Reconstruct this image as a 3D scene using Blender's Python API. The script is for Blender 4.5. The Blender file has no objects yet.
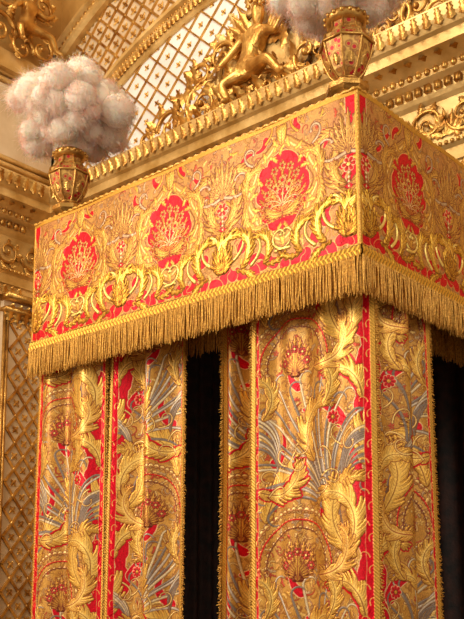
import bpy, math, random
import numpy as np
from mathutils import Vector, Matrix
random.seed(7); rng=np.random.default_rng(7)
sc=bpy.context.scene
sc.view_settings.view_transform='Standard'
PI=math.pi
# ------------------------------------------------------------------ utils
def lin(c):
    c=np.asarray(c,float)/255.0
    return np.where(c<=0.04045,c/12.92,((c+0.055)/1.055)**2.4)
def link(o,parent=None):
    sc.collection.objects.link(o)
    if parent is not None: o.parent=parent
    return o
def fast_mesh(name,V,F):
    V=np.asarray(V,dtype=np.float32); me=bpy.data.meshes.new(name)
    if isinstance(F,np.ndarray):
        k=F.shape[1]; me.vertices.add(len(V)); me.vertices.foreach_set('co',V.ravel())
        me.loops.add(F.size); me.loops.foreach_set('vertex_index',F.ravel().astype(np.int32))
        me.polygons.add(len(F)); me.polygons.foreach_set('loop_start',np.arange(0,F.size,k,dtype=np.int32))
        me.polygons.foreach_set('loop_total',np.full(len(F),k,dtype=np.int32))
        me.update(calc_edges=True)
    else:
        me.from_pydata([tuple(v) for v in V.tolist()],[],F); me.update()
    return me
def mk(name,V,F,mat,parent=None,smooth=True,origin=None):
    V=np.asarray(V,dtype=float)
    if origin is None: origin=(0,0,0)
    V=V-np.asarray(origin,float)
    me=fast_mesh(name,V,F)
    if smooth: me.polygons.foreach_set('use_smooth',np.ones(len(me.polygons),dtype=bool))
    me.materials.append(mat)
    o=bpy.data.objects.new(name,me)
    o.location=origin
    link(o,parent)
    if parent is not None:
        o.location=Vector(origin)-Vector(parent.location)
    return o
def setp(o,label=None,cat=None,kind=None,group=None):
    if label: o['label']=label
    if cat: o['category']=cat
    if kind: o['kind']=kind
    if group: o['group']=group
    return o
class MB:
    def __init__(s): s.v=[]; s.f=[]; s.n=0
    def add(s,v,f):
        v=np.asarray(v,float); s.v.append(v)
        for q in f: s.f.append(tuple(int(i)+s.n for i in q))
        s.n+=len(v)
    def tube(s,P,R,sides=6,flat=1.0,N=None):
        P=np.asarray(P,float); n=len(P); R=np.broadcast_to(np.asarray(R,float),(n,))
        T=np.gradient(P,axis=0); T/=np.linalg.norm(T,axis=1)[:,None]+1e-9
        ref=np.array([0,0,1.0]) if N is None else np.asarray(N,float)
        V=[]
        for i in range(n):
            a=np.cross(T[i],ref)
            if np.linalg.norm(a)<1e-3: a=np.cross(T[i],[1,0,0])
            a/=np.linalg.norm(a); b=np.cross(a,T[i])
            for k in range(sides):
                t=2*PI*k/sides; V.append(P[i]+R[i]*(a*math.cos(t)+b*math.sin(t)*flat))
        F=[]
        for i in range(n-1):
            for k in range(sides):
                k2=(k+1)%sides; F.append((i*sides+k,i*sides+k2,(i+1)*sides+k2,(i+1)*sides+k))
        F.append(tuple(range(sides))[::-1]); F.append(tuple((n-1)*sides+k for k in range(sides)))
        s.add(V,F)
    def ell(s,c,r,U=(1,0,0),Vv=(0,1,0),Nn=(0,0,1),seg=10,rings=6,noise=0):
        U,Vv,Nn,c=[np.asarray(x,float) for x in (U,Vv,Nn,c)]
        V=[c+Nn*r[2]]; 
        for i in range(1,rings):
            ph=PI*i/rings
            for k in range(seg):
                t=2*PI*k/seg; q=1+noise*random.uniform(-1,1)
                V.append(c+q*(U*r[0]*math.sin(ph)*math.cos(t)+Vv*r[1]*math.sin(ph)*math.sin(t)+Nn*r[2]*math.cos(ph)))
        V.append(c-Nn*r[2]); F=[]
        for k in range(seg):
            F.append((0,1+k,1+(k+1)%seg)); last=1+(rings-2)*seg
            F.append((len(V)-1,last+(k+1)%seg,last+k))
        for i in range(rings-2):
            for k in range(seg):
                k2=(k+1)%seg; a=1+i*seg
                F.append((a+k,a+seg+k,a+seg+k2,a+k2))
        s.add(V,F)
    def box(s,c,h,U=(1,0,0),Vv=(0,1,0),Nn=(0,0,1)):
        U,Vv,Nn,c=[np.asarray(x,float) for x in (U,Vv,Nn,c)]
        V=[c+U*h[0]*a+Vv*h[1]*b+Nn*h[2]*d for a in(-1,1) for b in(-1,1) for d in(-1,1)]
        s.add(V,[(0,1,3,2),(4,6,7,5),(0,4,5,1),(2,3,7,6),(0,2,6,4),(1,5,7,3)])
    def leaf(s,p,d,n,L,W,curl=1.2,th=0.3):
        p,d,n=[np.asarray(x,float) for x in (p,d,n)]
        d=d/np.linalg.norm(d); n=n-d*np.dot(n,d); n/=np.linalg.norm(n); side=np.cross(d,n)
        R=12;C=5;V=[]
        pos=p.copy()
        for i in range(R+1):
            t=i/R; a=curl*t*t
            dd=d*math.cos(a)+n*math.sin(a); nn=n*math.cos(a)-d*math.sin(a)
            if i>0: pos=pos+dd*L/R
            w=W*0.5*math.sin(PI*min(1,0.12+0.88*t))**0.7*(1+0.28*math.cos(t*PI*8))
            if i==R: w=W*0.03
            for j in range(C):
                u=(j/(C-1))*2-1
                V.append(pos+side*w*u+nn*W*th*((1-u*u)*0.5+ (0.12 if j==2 else 0)))
        F=[(i*C+j,i*C+j+1,(i+1)*C+j+1,(i+1)*C+j) for i in range(R) for j in range(C-1)]
        s.add(V,F)
    def scroll(s,c,U,V,N,R,a0,turns,hand=1,th=0.05,leaves=5,leafL=None):
        c,U,V,N=[np.asarray(x,float) for x in (c,U,V,N)]
        n=int(22*turns)+6; P=[];Rr=[]
        for i in range(n):
            t=i/(n-1); r=R*(1-t)**0.9+R*0.08; a=a0+hand*turns*2*PI*t
            P.append(c+U*r*math.cos(a)+V*r*math.sin(a)+N*(th*0.6+R*0.12*t)); Rr.append(th*(1-0.55*t))
        s.tube(P,Rr,7,N=N); s.ell(c+N*(th+R*0.1),(R*0.16,R*0.16,R*0.16),U,V,N,8,5)
        LL=leafL or R*0.6
        for k in range(leaves):
            i=int((0.02+0.55*k/max(1,leaves))*(n-1)); i=min(i,n-2)
            T=P[i+1]-P[i]; T/=np.linalg.norm(T); out=P[i]-c; out-=N*np.dot(out,N); out/=np.linalg.norm(out)+1e-9
            s.leaf(P[i],T*0.8+out*0.75,N,LL*(1-0.08*k),LL*0.5,0.9)
            if k%2==0: s.leaf(P[i],T*0.8-out*0.6,N,LL*0.5,LL*0.3,0.9)
    def obj(s,name,mat,parent=None,smooth=True,origin=None):
        return mk(name,np.concatenate(s.v),s.f,mat,parent,smooth,origin)
# ------------------------------------------------------------------ materials
def newmat(name):
    m=bpy.data.materials.new(name); m.use_nodes=True; nt=m.node_tree
    return m,nt,nt.nodes['Principled BSDF']
def N_(nt,t,**k):
    n=nt.nodes.new(t)
    for a,b in k.items(): setattr(n,a,b)
    return n
def noisy(name,c1,c2,scale=8,rough=0.5,metal=0.0,bump=0.2,bscale=40,dist=0.01,extra=None,sheen=0):
    m,nt,b=newmat(name)
    tc=N_(nt,'ShaderNodeTexCoord'); no=N_(nt,'ShaderNodeTexNoise'); no.inputs['Scale'].default_value=scale; no.inputs['Detail'].default_value=6
    nt.links.new(tc.outputs['Object'],no.inputs['Vector'])
    cr=N_(nt,'ShaderNodeValToRGB'); cr.color_ramp.elements[0].position=0.35; cr.color_ramp.elements[1].position=0.68
    cr.color_ramp.elements[0].color=(*lin(c1),1); cr.color_ramp.elements[1].color=(*lin(c2),1)
    nt.links.new(no.outputs['Fac'],cr.inputs['Fac']); nt.links.new(cr.outputs['Color'],b.inputs['Base Color'])
    b.inputs['Roughness'].default_value=rough; b.inputs['Metallic'].default_value=metal
    if sheen: b.inputs['Sheen Weight'].default_value=sheen
    n2=N_(nt,'ShaderNodeTexNoise'); n2.inputs['Scale'].default_value=bscale; n2.inputs['Detail'].default_value=4
    nt.links.new(tc.outputs['Object'],n2.inputs['Vector'])
    bp=N_(nt,'ShaderNodeBump'); bp.inputs['Strength'].default_value=bump; bp.inputs['Distance'].default_value=dist
    nt.links.new(n2.outputs['Fac'],bp.inputs['Height']); nt.links.new(bp.outputs['Normal'],b.inputs['Normal'])
    return m
GOLD=noisy('gilded_wood',(158,106,42),(230,182,98),7,0.33,0.75,0.5,30,0.01)
GOLDP=noisy('gilded_plaster_pale',(184,142,74),(232,196,128),4,0.42,0.45,0.4,25,0.01)
PANEL=noisy('trellis_ground_white',(214,208,200),(236,232,226),3,0.6,0.0,0.15,60,0.003)
PANELT=noisy('trellis_ground_tan',(196,168,130),(220,196,160),3,0.6,0.1,0.15,60,0.003)
WALLM=noisy('gilt_wall_paint',(178,134,68),(206,162,92),2,0.5,0.25,0.3,12,0.02)
FLOORM=noisy('parquet_oak',(110,70,38),(140,95,55),3,0.35,0,0.1,40)
CEIL=noisy('ceiling_plaster',(226,214,190),(240,230,210),1,0.8)
FRM=noisy('gold_thread_fringe',(176,116,34),(246,190,84),120,0.42,0.35,0.3,200,0.003)
DARK=noisy('shade_darkened_maroon_damask',(16,6,5),(58,26,16),14,0.7,0.0,0.3,60,0.01)  # near-black maroon: the shade inside the bed is put into the colour
LINING=noisy('dark_lining_silk',(60,28,18),(84,46,26),10,0.6)
FEATH=noisy('ostrich_feather_down',(255,222,202),(255,240,224),9,0.95,0,0.0,60,0.003)
fb=FEATH.node_tree.nodes['Principled BSDF']; fb.inputs['Specular IOR Level'].default_value=0.1
fb.inputs['Subsurface Weight'].default_value=0.85; fb.inputs['Subsurface Radius'].default_value=(0.20,0.13,0.10)
def brocade_mat():
    m,nt,b=newmat('woven_silk_brocade')
    at=N_(nt,'ShaderNodeAttribute'); at.attribute_name='Col'
    tc=N_(nt,'ShaderNodeTexCoord')
    wv=N_(nt,'ShaderNodeTexNoise'); wv.inputs['Scale'].default_value=260
    mp=N_(nt,'ShaderNodeMapping'); mp.inputs['Scale'].default_value=(1,1,0.35)
    nt.links.new(tc.outputs['Object'],mp.inputs['Vector']); nt.links.new(mp.outputs['Vector'],wv.inputs['Vector'])
    hs=N_(nt,'ShaderNodeHueSaturation'); mr=N_(nt,'ShaderNodeMapRange'); mr.inputs['To Min'].default_value=0.74; mr.inputs['To Max'].default_value=1.26
    hs.inputs['Saturation'].default_value=1.03
    nt.links.new(wv.outputs['Fac'],mr.inputs['Value']); nt.links.new(mr.outputs['Result'],hs.inputs['Value'])
    nt.links.new(at.outputs['Color'],hs.inputs['Color']); nt.links.new(hs.outputs['Color'],b.inputs['Base Color'])
    ml=N_(nt,'ShaderNodeMath',operation='MULTIPLY'); ml.inputs[1].default_value=0.78
    nt.links.new(at.outputs['Alpha'],ml.inputs[0]); nt.links.new(ml.outputs[0],b.inputs['Metallic'])
    b.inputs['Roughness'].default_value=0.42; b.inputs['Specular IOR Level'].default_value=0.25
    bp=N_(nt,'ShaderNodeBump'); bp.inputs['Strength'].default_value=0.35; bp.inputs['Distance'].default_value=0.002
    nt.links.new(wv.outputs['Fac'],bp.inputs['Height']); nt.links.new(bp.outputs['Normal'],b.inputs['Normal'])
    return m
BROC=brocade_mat()
# ------------------------------------------------------------------ brocade canvas
RED=(208,22,38); GLD=(204,148,62); BRT=(240,198,110); GRY=(146,130,116); TAN=(196,150,104); MAR=(112,50,34); CRM=(232,206,150); BRN=(136,84,42); OCH=(186,132,60); PNK=(226,96,98)
class Cv:
    def __init__(s,W,H,res,ground):
        s.W,s.H,s.res=W,H,res; s.w=int(round(W/res))+1; s.h=int(round(H/res))+1
        s.x=np.linspace(0,W,s.w); s.y=np.linspace(0,H,s.h)
        s.c=np.ones((s.h,s.w,3))*np.array(ground,float); s.hg=np.zeros((s.h,s.w)); s.m=np.full((s.h,s.w),0.3)
    def paint(s,st,col,out=None,ow=0.004,h=0.0015,met=None,col2=None,dep=0.012,hatch=None):
        res=s.res; pad=ow+res*2
        mn=np.min([ (np.asarray(p)-np.asarray(r).reshape(-1,1) if np.ndim(r) else np.asarray(p)-r).min(0) for p,r in st],axis=0)-pad
        mx=np.max([ (np.asarray(p)+np.asarray(r).reshape(-1,1) if np.ndim(r) else np.asarray(p)+r).max(0) for p,r in st],axis=0)+pad
        i0=max(0,int(mn[0]/res)); i1=min(s.w,int(mx[0]/res)+2); j0=max(0,int(mn[1]/res)); j1=min(s.h,int(mx[1]/res)+2)
        if i1<=i0 or j1<=j0: return
        buf=np.full((j1-j0,i1-i0),9.0)
        for p,r in st:
            p=np.asarray(p,float); r=np.broadcast_to(np.asarray(r,float),(len(p),))
            for k in range(len(p)-1):
                ax,ay=p[k]; bx,by=p[k+1]; ra,rb=r[k],r[k+1]; R=max(ra,rb)+pad
                a0=max(i0,int((min(ax,bx)-R)/res)); a1=min(i1,int((max(ax,bx)+R)/res)+2)
                b0=max(j0,int((min(ay,by)-R)/res)); b1=min(j1,int((max(ay,by)+R)/res)+2)
                if a1<=a0 or b1<=b0: continue
                X=s.x[a0:a1][None,:]-ax; Y=s.y[b0:b1][:,None]-ay; dx=bx-ax; dy=by-ay
                t=np.clip((X*dx+Y*dy)/(dx*dx+dy*dy+1e-12),0,1)
                d=np.hypot(X-t*dx,Y-t*dy)-(ra+t*(rb-ra))
                sub=buf[b0-j0:b1-j0,a0-i0:a1-i0]; np.minimum(sub,d,out=sub)
        sl=(slice(j0,j1),slice(i0,i1))
        if out is not None:
            a=np.clip(0.5-(buf-ow)/res,0,1)[...,None]; s.c[sl]=s.c[sl]*(1-a)+np.array(out,float)*a
        a=np.clip(0.5-buf/res,0,1)
        C=np.array(col,float)
        if col2 is not None:
            q=np.clip(-buf/dep,0,1)[...,None]; C=C*(1-q)+np.array(col2,float)*q
        if hatch is not None:
            q=(np.clip(np.sin(-buf*2*PI/hatch[0]-1.2)*2,0,1))[...,None]; C=C*(1-q*hatch[1])+np.array(hatch[2],float)*q*hatch[1]
        s.c[sl]=s.c[sl]*(1-a[...,None])+C*a[...,None]
        s.hg[sl]=np.maximum(s.hg[sl],a*h*np.sqrt(np.clip(-buf/0.006,0.05,1))) if h>0 else s.hg[sl]+a*h
        if met is not None: s.m[sl]=s.m[sl]*(1-a)+met*a
    def rect(s,x0,x1,y0,y1,col,h=0,met=None):
        i0,i1=[int(np.clip(round(v/s.res),0,s.w)) for v in (x0,x1)]; j0,j1=[int(np.clip(round(v/s.res),0,s.h)) for v in (y0,y1)]
        if i1-i0<1: i1=i0+1
        s.c[j0:j1+1,i0:i1+1]=col; s.hg[j0:j1+1,i0:i1+1]=h
        if met is not None: s.m[j0:j1+1,i0:i1+1]=met
    def final(s):
        n=rng.normal(0,1,(s.h,s.w)); n=(n+np.roll(n,1,0))*0.5
        c=s.c*(1+0.07*n[...,None]); c=np.clip(c,0,255)
        return np.concatenate([lin(c),s.m[...,None]],axis=2)
def walk(p,ang,L,turn,n=14,pw=1.0):
    t=(np.arange(n)+0.5)/n; a=ang+turn*t**pw
    st=np.stack([np.cos(a),np.sin(a)],1)*L/n
    return np.vstack([[p],np.asarray(p)+np.cumsum(st,0)])
def leafst(p,ang,L,W,turn,nl=6,pw=1.4):
    n=18 if nl>4 else 10; mid=walk(p,ang,L,turn,n,pw); t=np.linspace(0,1,n+1)
    rad=W*0.2*np.sin(PI*(t*0.88+0.1)); S=[(mid,rad)]; Vn=[(mid[:-2],np.linspace(0.003,0.0012,n-1))]
    for i in range(nl):
        tt=(i+0.35)/nl; k=min(n-1,int(tt*n)); hd=math.atan2(*(mid[k+1]-mid[k])[::-1]); pr=math.sin(PI*min(1,tt*0.8+0.14))
        for sd in(-1,1):
            q=walk(mid[k],hd+sd*1.15,W*0.62*pr,-sd*1.0,5)
            S.append((q,np.linspace(W*0.15*pr+0.0015,W*0.035,6))); Vn.append((q[:-1],0.0012))
    return S,Vn
def acan(cv,p,ang,L,W,turn,col=GLD,col2=BRT,out=MAR,vein=BRN,nl=6,met=0.6,h=0.003,pw=1.4,ow=.0035):
    S,Vn=leafst(p,ang,L,W,turn,nl,pw)
    cv.paint(S,col,out,ow,h,met,col2,0.012); 
    if vein is not None: cv.paint(Vn,vein,None,h=0.0)
def frond(cv,p,ang,L,W,turn,col=GLD,col2=BRT,out=MAR,vein=BRN,nl=14,met=0.6,h=0.003,pw=1.5,under=None):
    """long curling acanthus frond: overlapping lobes with serrated edge; outer side of the curve wider"""
    n=26; mid=walk(p,ang,L,turn,n,pw); t=np.linspace(0,1,n+1)
    rad=W*0.13*np.sin(PI*(t*0.86+0.12))+.002; S=[(mid,rad)]; Vn=[(mid[:-1],np.linspace(0.0030,0.001,n))]
    so=-1 if turn>0 else 1
    for i in range(nl):
        tt=(i+0.2)/nl; k=min(n-1,int(tt*n)); hd=math.atan2(*(mid[k+1]-mid[k])[::-1])
        pr=math.sin(PI*min(1,tt*0.80+0.14))**.8*(1+.22*math.cos(i*1.57))
        for sd in(-1,1):
            lw=1.1 if sd==so else .62
            q=walk(mid[k],hd+sd*1.05,W*.56*pr*lw,-sd*.85,5)
            S.append((q,np.linspace(W*.085*pr+.002,W*.030*pr+.001,6))); Vn.append((q[1:-1],0.0010))
    if under is not None: cv.paint([(q,np.asarray(r)*1.9+.004) for q,r in S],under,None,h=0)
    cv.paint(S,col,out,.0028,h,met,col2,0.010); cv.paint(Vn,vein,None,h=0.0)
def plume(cv,p,ang,L,turn,spread,n=13,cols=(GRY,CRM),w=0.0048,out=MAR,pw=1.6,fan=0.2,hook=0.0,base_on=False):
    base=[]
    for k in range(n):
        u=2*k/(n-1)-1
        q=walk(p,ang+u*fan,L*(1-0.30*abs(u)+0.07*(k%2)),turn+u*spread,22,pw)
        if hook:
            t_=walk(q[-1],math.atan2(*(q[-1]-q[-2])[::-1]),L*.12,hook*(1 if u>0 else -1),7,1.0); q=np.vstack([q,t_[1:]])
        tt=np.linspace(0,1,len(q)); r=w*(0.28+0.8*np.sin(PI*np.clip(tt*0.92+0.05,0,1)))
        base.append((q,r))
    for k,(q,r) in enumerate(base):
        cv.paint([(q,r)],cols[k%len(cols)],(120,84,54),.0022,h=0.002,met=0.3)
        cv.paint([(q[2:-2],.0011)],(212,194,170) if k%2 else (104,88,78),None,h=0)
def flower(cv,c,r,n=7,col=RED,ctr=BRT,out=CRM,rot=0):
    S=[]
    for k in range(n):
        a=rot+2*PI*k/n; d=np.array([math.cos(a),math.sin(a)])
        S.append((np.array([np.array(c)+d*r*0.25,np.array(c)+d*r*0.72]),np.array([r*0.16,r*0.27])))
    cv.paint(S,col,out,0.003,0.0025,0.3,tuple(np.clip(np.array(col)*1.15,0,255)))
    for k in range(n):
        a=rot+2*PI*k/n; d=np.array([math.cos(a),math.sin(a)])
        cv.paint([(np.array([np.array(c)+d*r*0.3,np.array(c)+d*r*0.75]),0.0014)],MAR,None,h=0)
    cv.paint([(np.array([c,np.array(c)+1e-4]),r*0.26)],ctr,MAR,0.003,0.003,0.6)
def curl(cv,p,ang,L,turn,w=0.005,col=GLD,out=None,met=0.5,ball=True,h=0.002):
    q=walk(p,ang,L,turn,16,1.8); r=np.linspace(w,w*0.45,17); S=[(q,r)]
    if ball: S.append((np.array([q[-1],q[-1]+1e-4]),w*1.1))
    cv.paint(S,col,out,0.0025,h,met)
def scallop(cv,c,rx,ry,a0,a1,n,col,inner,w=0.012):
    S=[]
    for k in range(n+1):
        a=a0+(a1-a0)*k/n; p=np.array([c[0]+rx*math.cos(a),c[1]+ry*math.sin(a)]); S.append((np.array([p,p+1e-4]),w))
    cv.paint(S,col,MAR,0.003,0.002,0.4)
    ar=[np.array([c[0]+(rx-w*0.3)*math.cos(a),c[1]+(ry-w*0.3)*math.sin(a)]) for a in np.linspace(a0,a1,40)]
    cv.paint([(np.array(ar),w*0.35)],inner,None,h=0.002,met=0.3)
def filler(cv,cell,seed,cols,outs=((140,84,48),(150,70,56),None)):
    r=random.Random(seed)
    ny=int(cv.H/cell)+1; nx=int(cv.W/cell)+1
    for j in range(ny):
        for i in range(nx):
            p=((i+r.uniform(0,1))*cell,(j+r.uniform(0,1))*cell); a=r.uniform(0,2*PI); c=r.choice(cols); q=r.random(); o=r.choice(outs)
            if q<0.42: acan(cv,p,a,cell*r.uniform(1.1,1.8),cell*r.uniform(.5,.8),r.choice([-1.6,1.6]),c,c,o,None,3,0.5,0.0015,ow=.002)
            elif q<.85: curl(cv,p,a,cell*r.uniform(1.3,2.6),r.choice([-4,4,3,-3]),r.uniform(.0018,.0034),c,o,0.4,True,0.001)
            else:
                for k in range(5):
                    an=a+k*2*PI/5; cv.paint([(np.array([[p[0]+.006*math.cos(an),p[1]+.006*math.sin(an)],[p[0]+.012*math.cos(an),p[1]+.012*math.sin(an)]]),.004)],c,o,.0015,.001,.3)
def ground(cv,seed,col2=(176,124,58),amp=1.0,cell=24):
    r=np.random.default_rng(seed); hh,ww=cv.h//cell+3,cv.w//cell+3
    g=r.random((hh,ww)); yi=np.linspace(0,hh-1.001,cv.h); xi=np.linspace(0,ww-1.001,cv.w)
    y0=yi.astype(int);x0=xi.astype(int);fy=(yi-y0)[:,None];fx=(xi-x0)[None,:]
    G=(g[y0][:,x0]*(1-fx)+g[y0][:,x0+1]*fx)*(1-fy)+(g[y0+1][:,x0]*(1-fx)+g[y0+1][:,x0+1]*fx)*fy
    a=np.clip((G-0.4)*4,0,1)[...,None]*amp
    cv.c=cv.c*(1-a)+np.array(col2,float)*a
def galloon(cv,x0,x1):
    cv.rect(x0,x1,0,cv.H,(206,156,72),0.004,0.5)
    i0=int(max(0,x0/cv.res)); i1=int(min(cv.w,x1/cv.res+1))
    yy=cv.y[:,None]; xx=(cv.x[None,i0:i1]-x0)
    cv.hg[:,i0:i1]+=0.0025*np.abs(np.sin((yy+xx)*PI/0.016)); cv.c[:,i0:i1]*=(0.82+0.22*np.abs(np.sin((yy+xx)*PI/0.016)))[...,None]
# ------------------------------------------------------------------ cloth grid
def cloth(name,pos,col,mat,parent=None,origin=(0,0,0)):
    h,w=pos.shape[:2]; idx=np.arange(h*w).reshape(h,w)
    F=np.stack([idx[:-1,:-1],idx[:-1,1:],idx[1:,1:],idx[1:,:-1]],-1).reshape(-1,4)
    o=mk(name,pos.reshape(-1,3),F,mat,parent,True,origin)
    ca=o.data.color_attributes.new('Col','FLOAT_COLOR','POINT'); ca.data.foreach_set('color',col.reshape(-1,4).astype(np.float32).ravel())
    return o
def strands(name,roots,dirs,lens,rad,mat,parent=None,origin=(0,0,0),segs=3,sway=0.006,sides=3):
    roots=np.asarray(roots,float); dirs=np.asarray(dirs,float); n=len(roots); lens=np.asarray(lens,float).reshape(n,1)
    u=np.cross(dirs,[0.3,0.5,0.81]); u/=np.linalg.norm(u,axis=1)[:,None]; v=np.cross(dirs,u)
    s1=rng.normal(0,sway,(n,3)); s2=rng.normal(0,sway,(n,3)); V=np.zeros((n,segs+1,sides,3))
    for k in range(segs+1):
        t=k/segs; c=roots+dirs*lens*t+s1*t+s2*math.sin(PI*t)
        rr=rad*(0.8+0.5*math.sin(PI*min(1,t*0.8+0.2)))*(0.6 if k==segs else 1)
        for m in range(sides):
            a=2*PI*m/sides; V[:,k,m]=c+rr*(u*math.cos(a)+v*math.sin(a))
    idx=np.arange(n*(segs+1)*sides).reshape(n,segs+1,sides); nx=np.roll(idx,-1,2)
    F=np.stack([idx[:,:-1],nx[:,:-1],nx[:,1:],idx[:,1:]],-1).reshape(-1,4)
    return mk(name,V.reshape(-1,3),F,mat,parent,True,origin)
# ------------------------------------------------------------------ dims
LW=2.39; LD=2.40; ZT=3.97; ZB=3.175; HV=ZT-ZB
BK=2.75; SX=-5.75
# ================================================================== CANOPY
canopy=bpy.data.objects.new('bed_canopy',None); link(canopy); canopy.location=(-LW/2,LD/2,0)
setp(canopy,'rectangular bed canopy of crimson and gold brocade with deep gold fringe','bed canopy')
CO=tuple(canopy.location)
RES=0.0026
def valance_canvas(W,centers,seed):
    cv=Cv(W,HV,RES,(186,128,74)); ground(cv,seed,(198,146,78),.8)
    r=random.Random(seed); RH=(.013,.5,(168,12,28))
    mids=[(a+b)/2 for a,b in zip(centers[:-1],centers[1:])]+[centers[0]-0.385,centers[-1]+0.385]
    filler(cv,.038,seed,((202,152,84),(216,168,94),(180,124,70),(178,144,104),(192,140,66),(186,78,54),(210,160,68)),((130,82,46),(124,66,42),(146,98,56)))
    cv.paint([(np.array([[0.035,y] for y in (0,HV)]),0.026)],RED,CRM,.004,h=0)
    cv.paint([(np.array([[W-0.035,y] for y in (0,HV)]),0.026)],RED,CRM,.004,h=0)
    for q in range(int(W/.065)):
        x=.03+q*.065; cv.paint([(walk((x,.05+.035*r.random()),r.uniform(0,6),.06,1.4,6),np.linspace(.030,.014,7))],RED,(220,176,100),.003,h=0,hatch=RH)
    for cx in centers:
        for sd in (-1,1):
            for (dx,dy,rr) in ((.26,.20,.028),(.33,.56,.022),(.10,.72,.018),(.25,.64,.018),(.37,.33,.018),(.28,.44,.014),(.19,.12,.026)):
                cv.paint([(walk((cx+sd*dx,dy),r.uniform(0,6),.08,1.6,6),np.linspace(rr,rr*.4,7))],RED,(224,184,110),.003,h=0,hatch=RH)
    for mx in mids:         # palmettes between medallions
        for sd in(-1,1):
            frond(cv,(mx+sd*.01,.30),PI/2-sd*.9,.34,.10,sd*2.6,(192,138,68),(230,182,98),nl=16)
            frond(cv,(mx+sd*.03,.62),PI/2-sd*1.4,.26,.09,-sd*2.4,(192,138,68),(230,182,98),nl=14)
        for k in (-4,4,-3,3,-2,2,-1,1,0):
            acan(cv,(mx+0.004*k,0.50),PI/2+k*0.30,0.22-0.014*abs(k),0.056,-k*0.18,(202,148,74),(236,192,112),(116,60,40),(126,78,42),4,0.5,0.002)
        for sd in(-1,1):
            curl(cv,(mx+sd*.02,.50),PI/2-sd*1.9,.30,sd*4.6,.008,(190,160,124),MAR); curl(cv,(mx+sd*.03,.47),PI/2-sd*2.3,.24,-sd*4.6,.008,GLD,MAR)
            acan(cv,(mx+sd*.015,.35),PI/2-sd*1.1,.16,.07,sd*1.8,(196,142,68),(232,184,98),(116,54,38))
        flower(cv,(mx,.44),.036,6,(206,50,46),BRT,CRM)
        for q in range(5): cv.paint([(np.array([[mx,.40-.022*q],[mx+1e-4,.40-.022*q]]),.008-.001*q)],CRM,MAR,.002,.002,.4)
    for cx in centers:
        cy=HV*0.545
        # pointed cartouche frame: rounded diamond outline
        fr=[]
        for a in np.linspace(0,2*PI,120):
            rad=1-0.05*math.cos(4*a+PI)+0.035*math.cos(8*a); fr.append([cx+.200*rad*math.cos(a),cy+.232*rad*math.sin(a)])
        fr=np.array(fr); cv.paint([(fr,.028)],(200,148,76),(124,62,40),.0038,.002,.4,hatch=(.012,.6,(156,104,60))); cv.paint([(fr,.003)],(244,208,132),None,h=.001)
        fld=[]
        for a in np.linspace(0,2*PI,160):
            rad=1+0.09*math.cos(10*a)+.06*math.cos(3*a+cx*9)+.05*math.cos(17*a+cx); fld.append([cx+.124*rad*math.cos(a),cy+.154*rad*math.sin(a)])
        cv.paint([(np.array(fld),.030),(np.array([[cx,cy-.09],[cx,cy+.09]]),.11)],RED,(234,190,116),.004,.0,hatch=(.022,.35,(172,10,28)))
        for k in range(34):
            a=2*PI*k/34; rad=1-0.05*math.cos(4*a+PI)+.035*math.cos(8*a)
            p=np.array([cx+.186*rad*math.cos(a),cy+.216*rad*math.sin(a)]); 
            acan(cv,p,a+(1.0 if k%2 else -1.0)+(PI if k%3==0 else 0),.066,.032,(-1.4 if k%2 else 1.4),(212,156,68),BRT,(124,62,38),None,3,.6,.0025,ow=.002)
        for k in (-6,6,-5,5,-4,4,-3,3,-2,2,-1,1,0):
            frond(cv,(cx+.004*k,cy-.12),PI/2+k*.29,.275-.020*abs(k),.058,-k*.12,(202,146,66),(238,192,108),(150,24,28),(146,88,46),8,.6,.003)
        for k in range(9):
            a=PI/2+(k-4)*.54; flower(cv,(cx+.096*math.cos(a),cy+.005+.120*math.sin(a)),.024,6,(226,174,94),(206,26,36),(150,30,30),k)
        for k in range(3):
            a=PI/2+(k-1)*1.1; flower(cv,(cx+.048*math.cos(a),cy-.01+.060*math.sin(a)),.028,7,(234,184,100),(206,26,36),(150,30,30))
        flower(cv,(cx,cy-.02),.034,8,(210,40,42),BRT,CRM)
        for k in range(7):
            curl(cv,(cx,cy-.08),PI/2+(k-3)*.4,.15,(k-3)*1.2+.5,.0024,(246,216,146),(140,40,34))
        for sd in(-1,1):
            acan(cv,(cx,cy-.12),PI/2-sd*1.7,.13,.055,sd*1.5,GLD,BRT)
            curl(cv,(cx+sd*.10,cy+.27),PI/2+sd*.9,.18,-sd*4,.007,GLD,MAR)
            curl(cv,(cx+sd*.19,cy+.18),PI/2-sd*1.0,.17,sd*4.5,.007,(190,160,124),MAR)
            curl(cv,(cx+sd*.21,cy-.12),-PI/2+sd*.9,.17,-sd*4.5,.007,(190,160,124),MAR)
            frond(cv,(cx+sd*.22,cy+.0),PI/2-sd*.3,.24,.076,sd*2.4,(202,146,66),(242,196,108),nl=15)
            frond(cv,(cx+sd*.22,cy-.0),-PI/2+sd*.3,.24,.076,-sd*2.4,(202,146,66),(242,196,108),nl=15)
        acan(cv,(cx,cy+.235),PI/2,.10,.085,0,GLD,BRT)
    BG=((222,166,62),(255,220,130),(112,60,28),(158,102,38))
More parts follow.
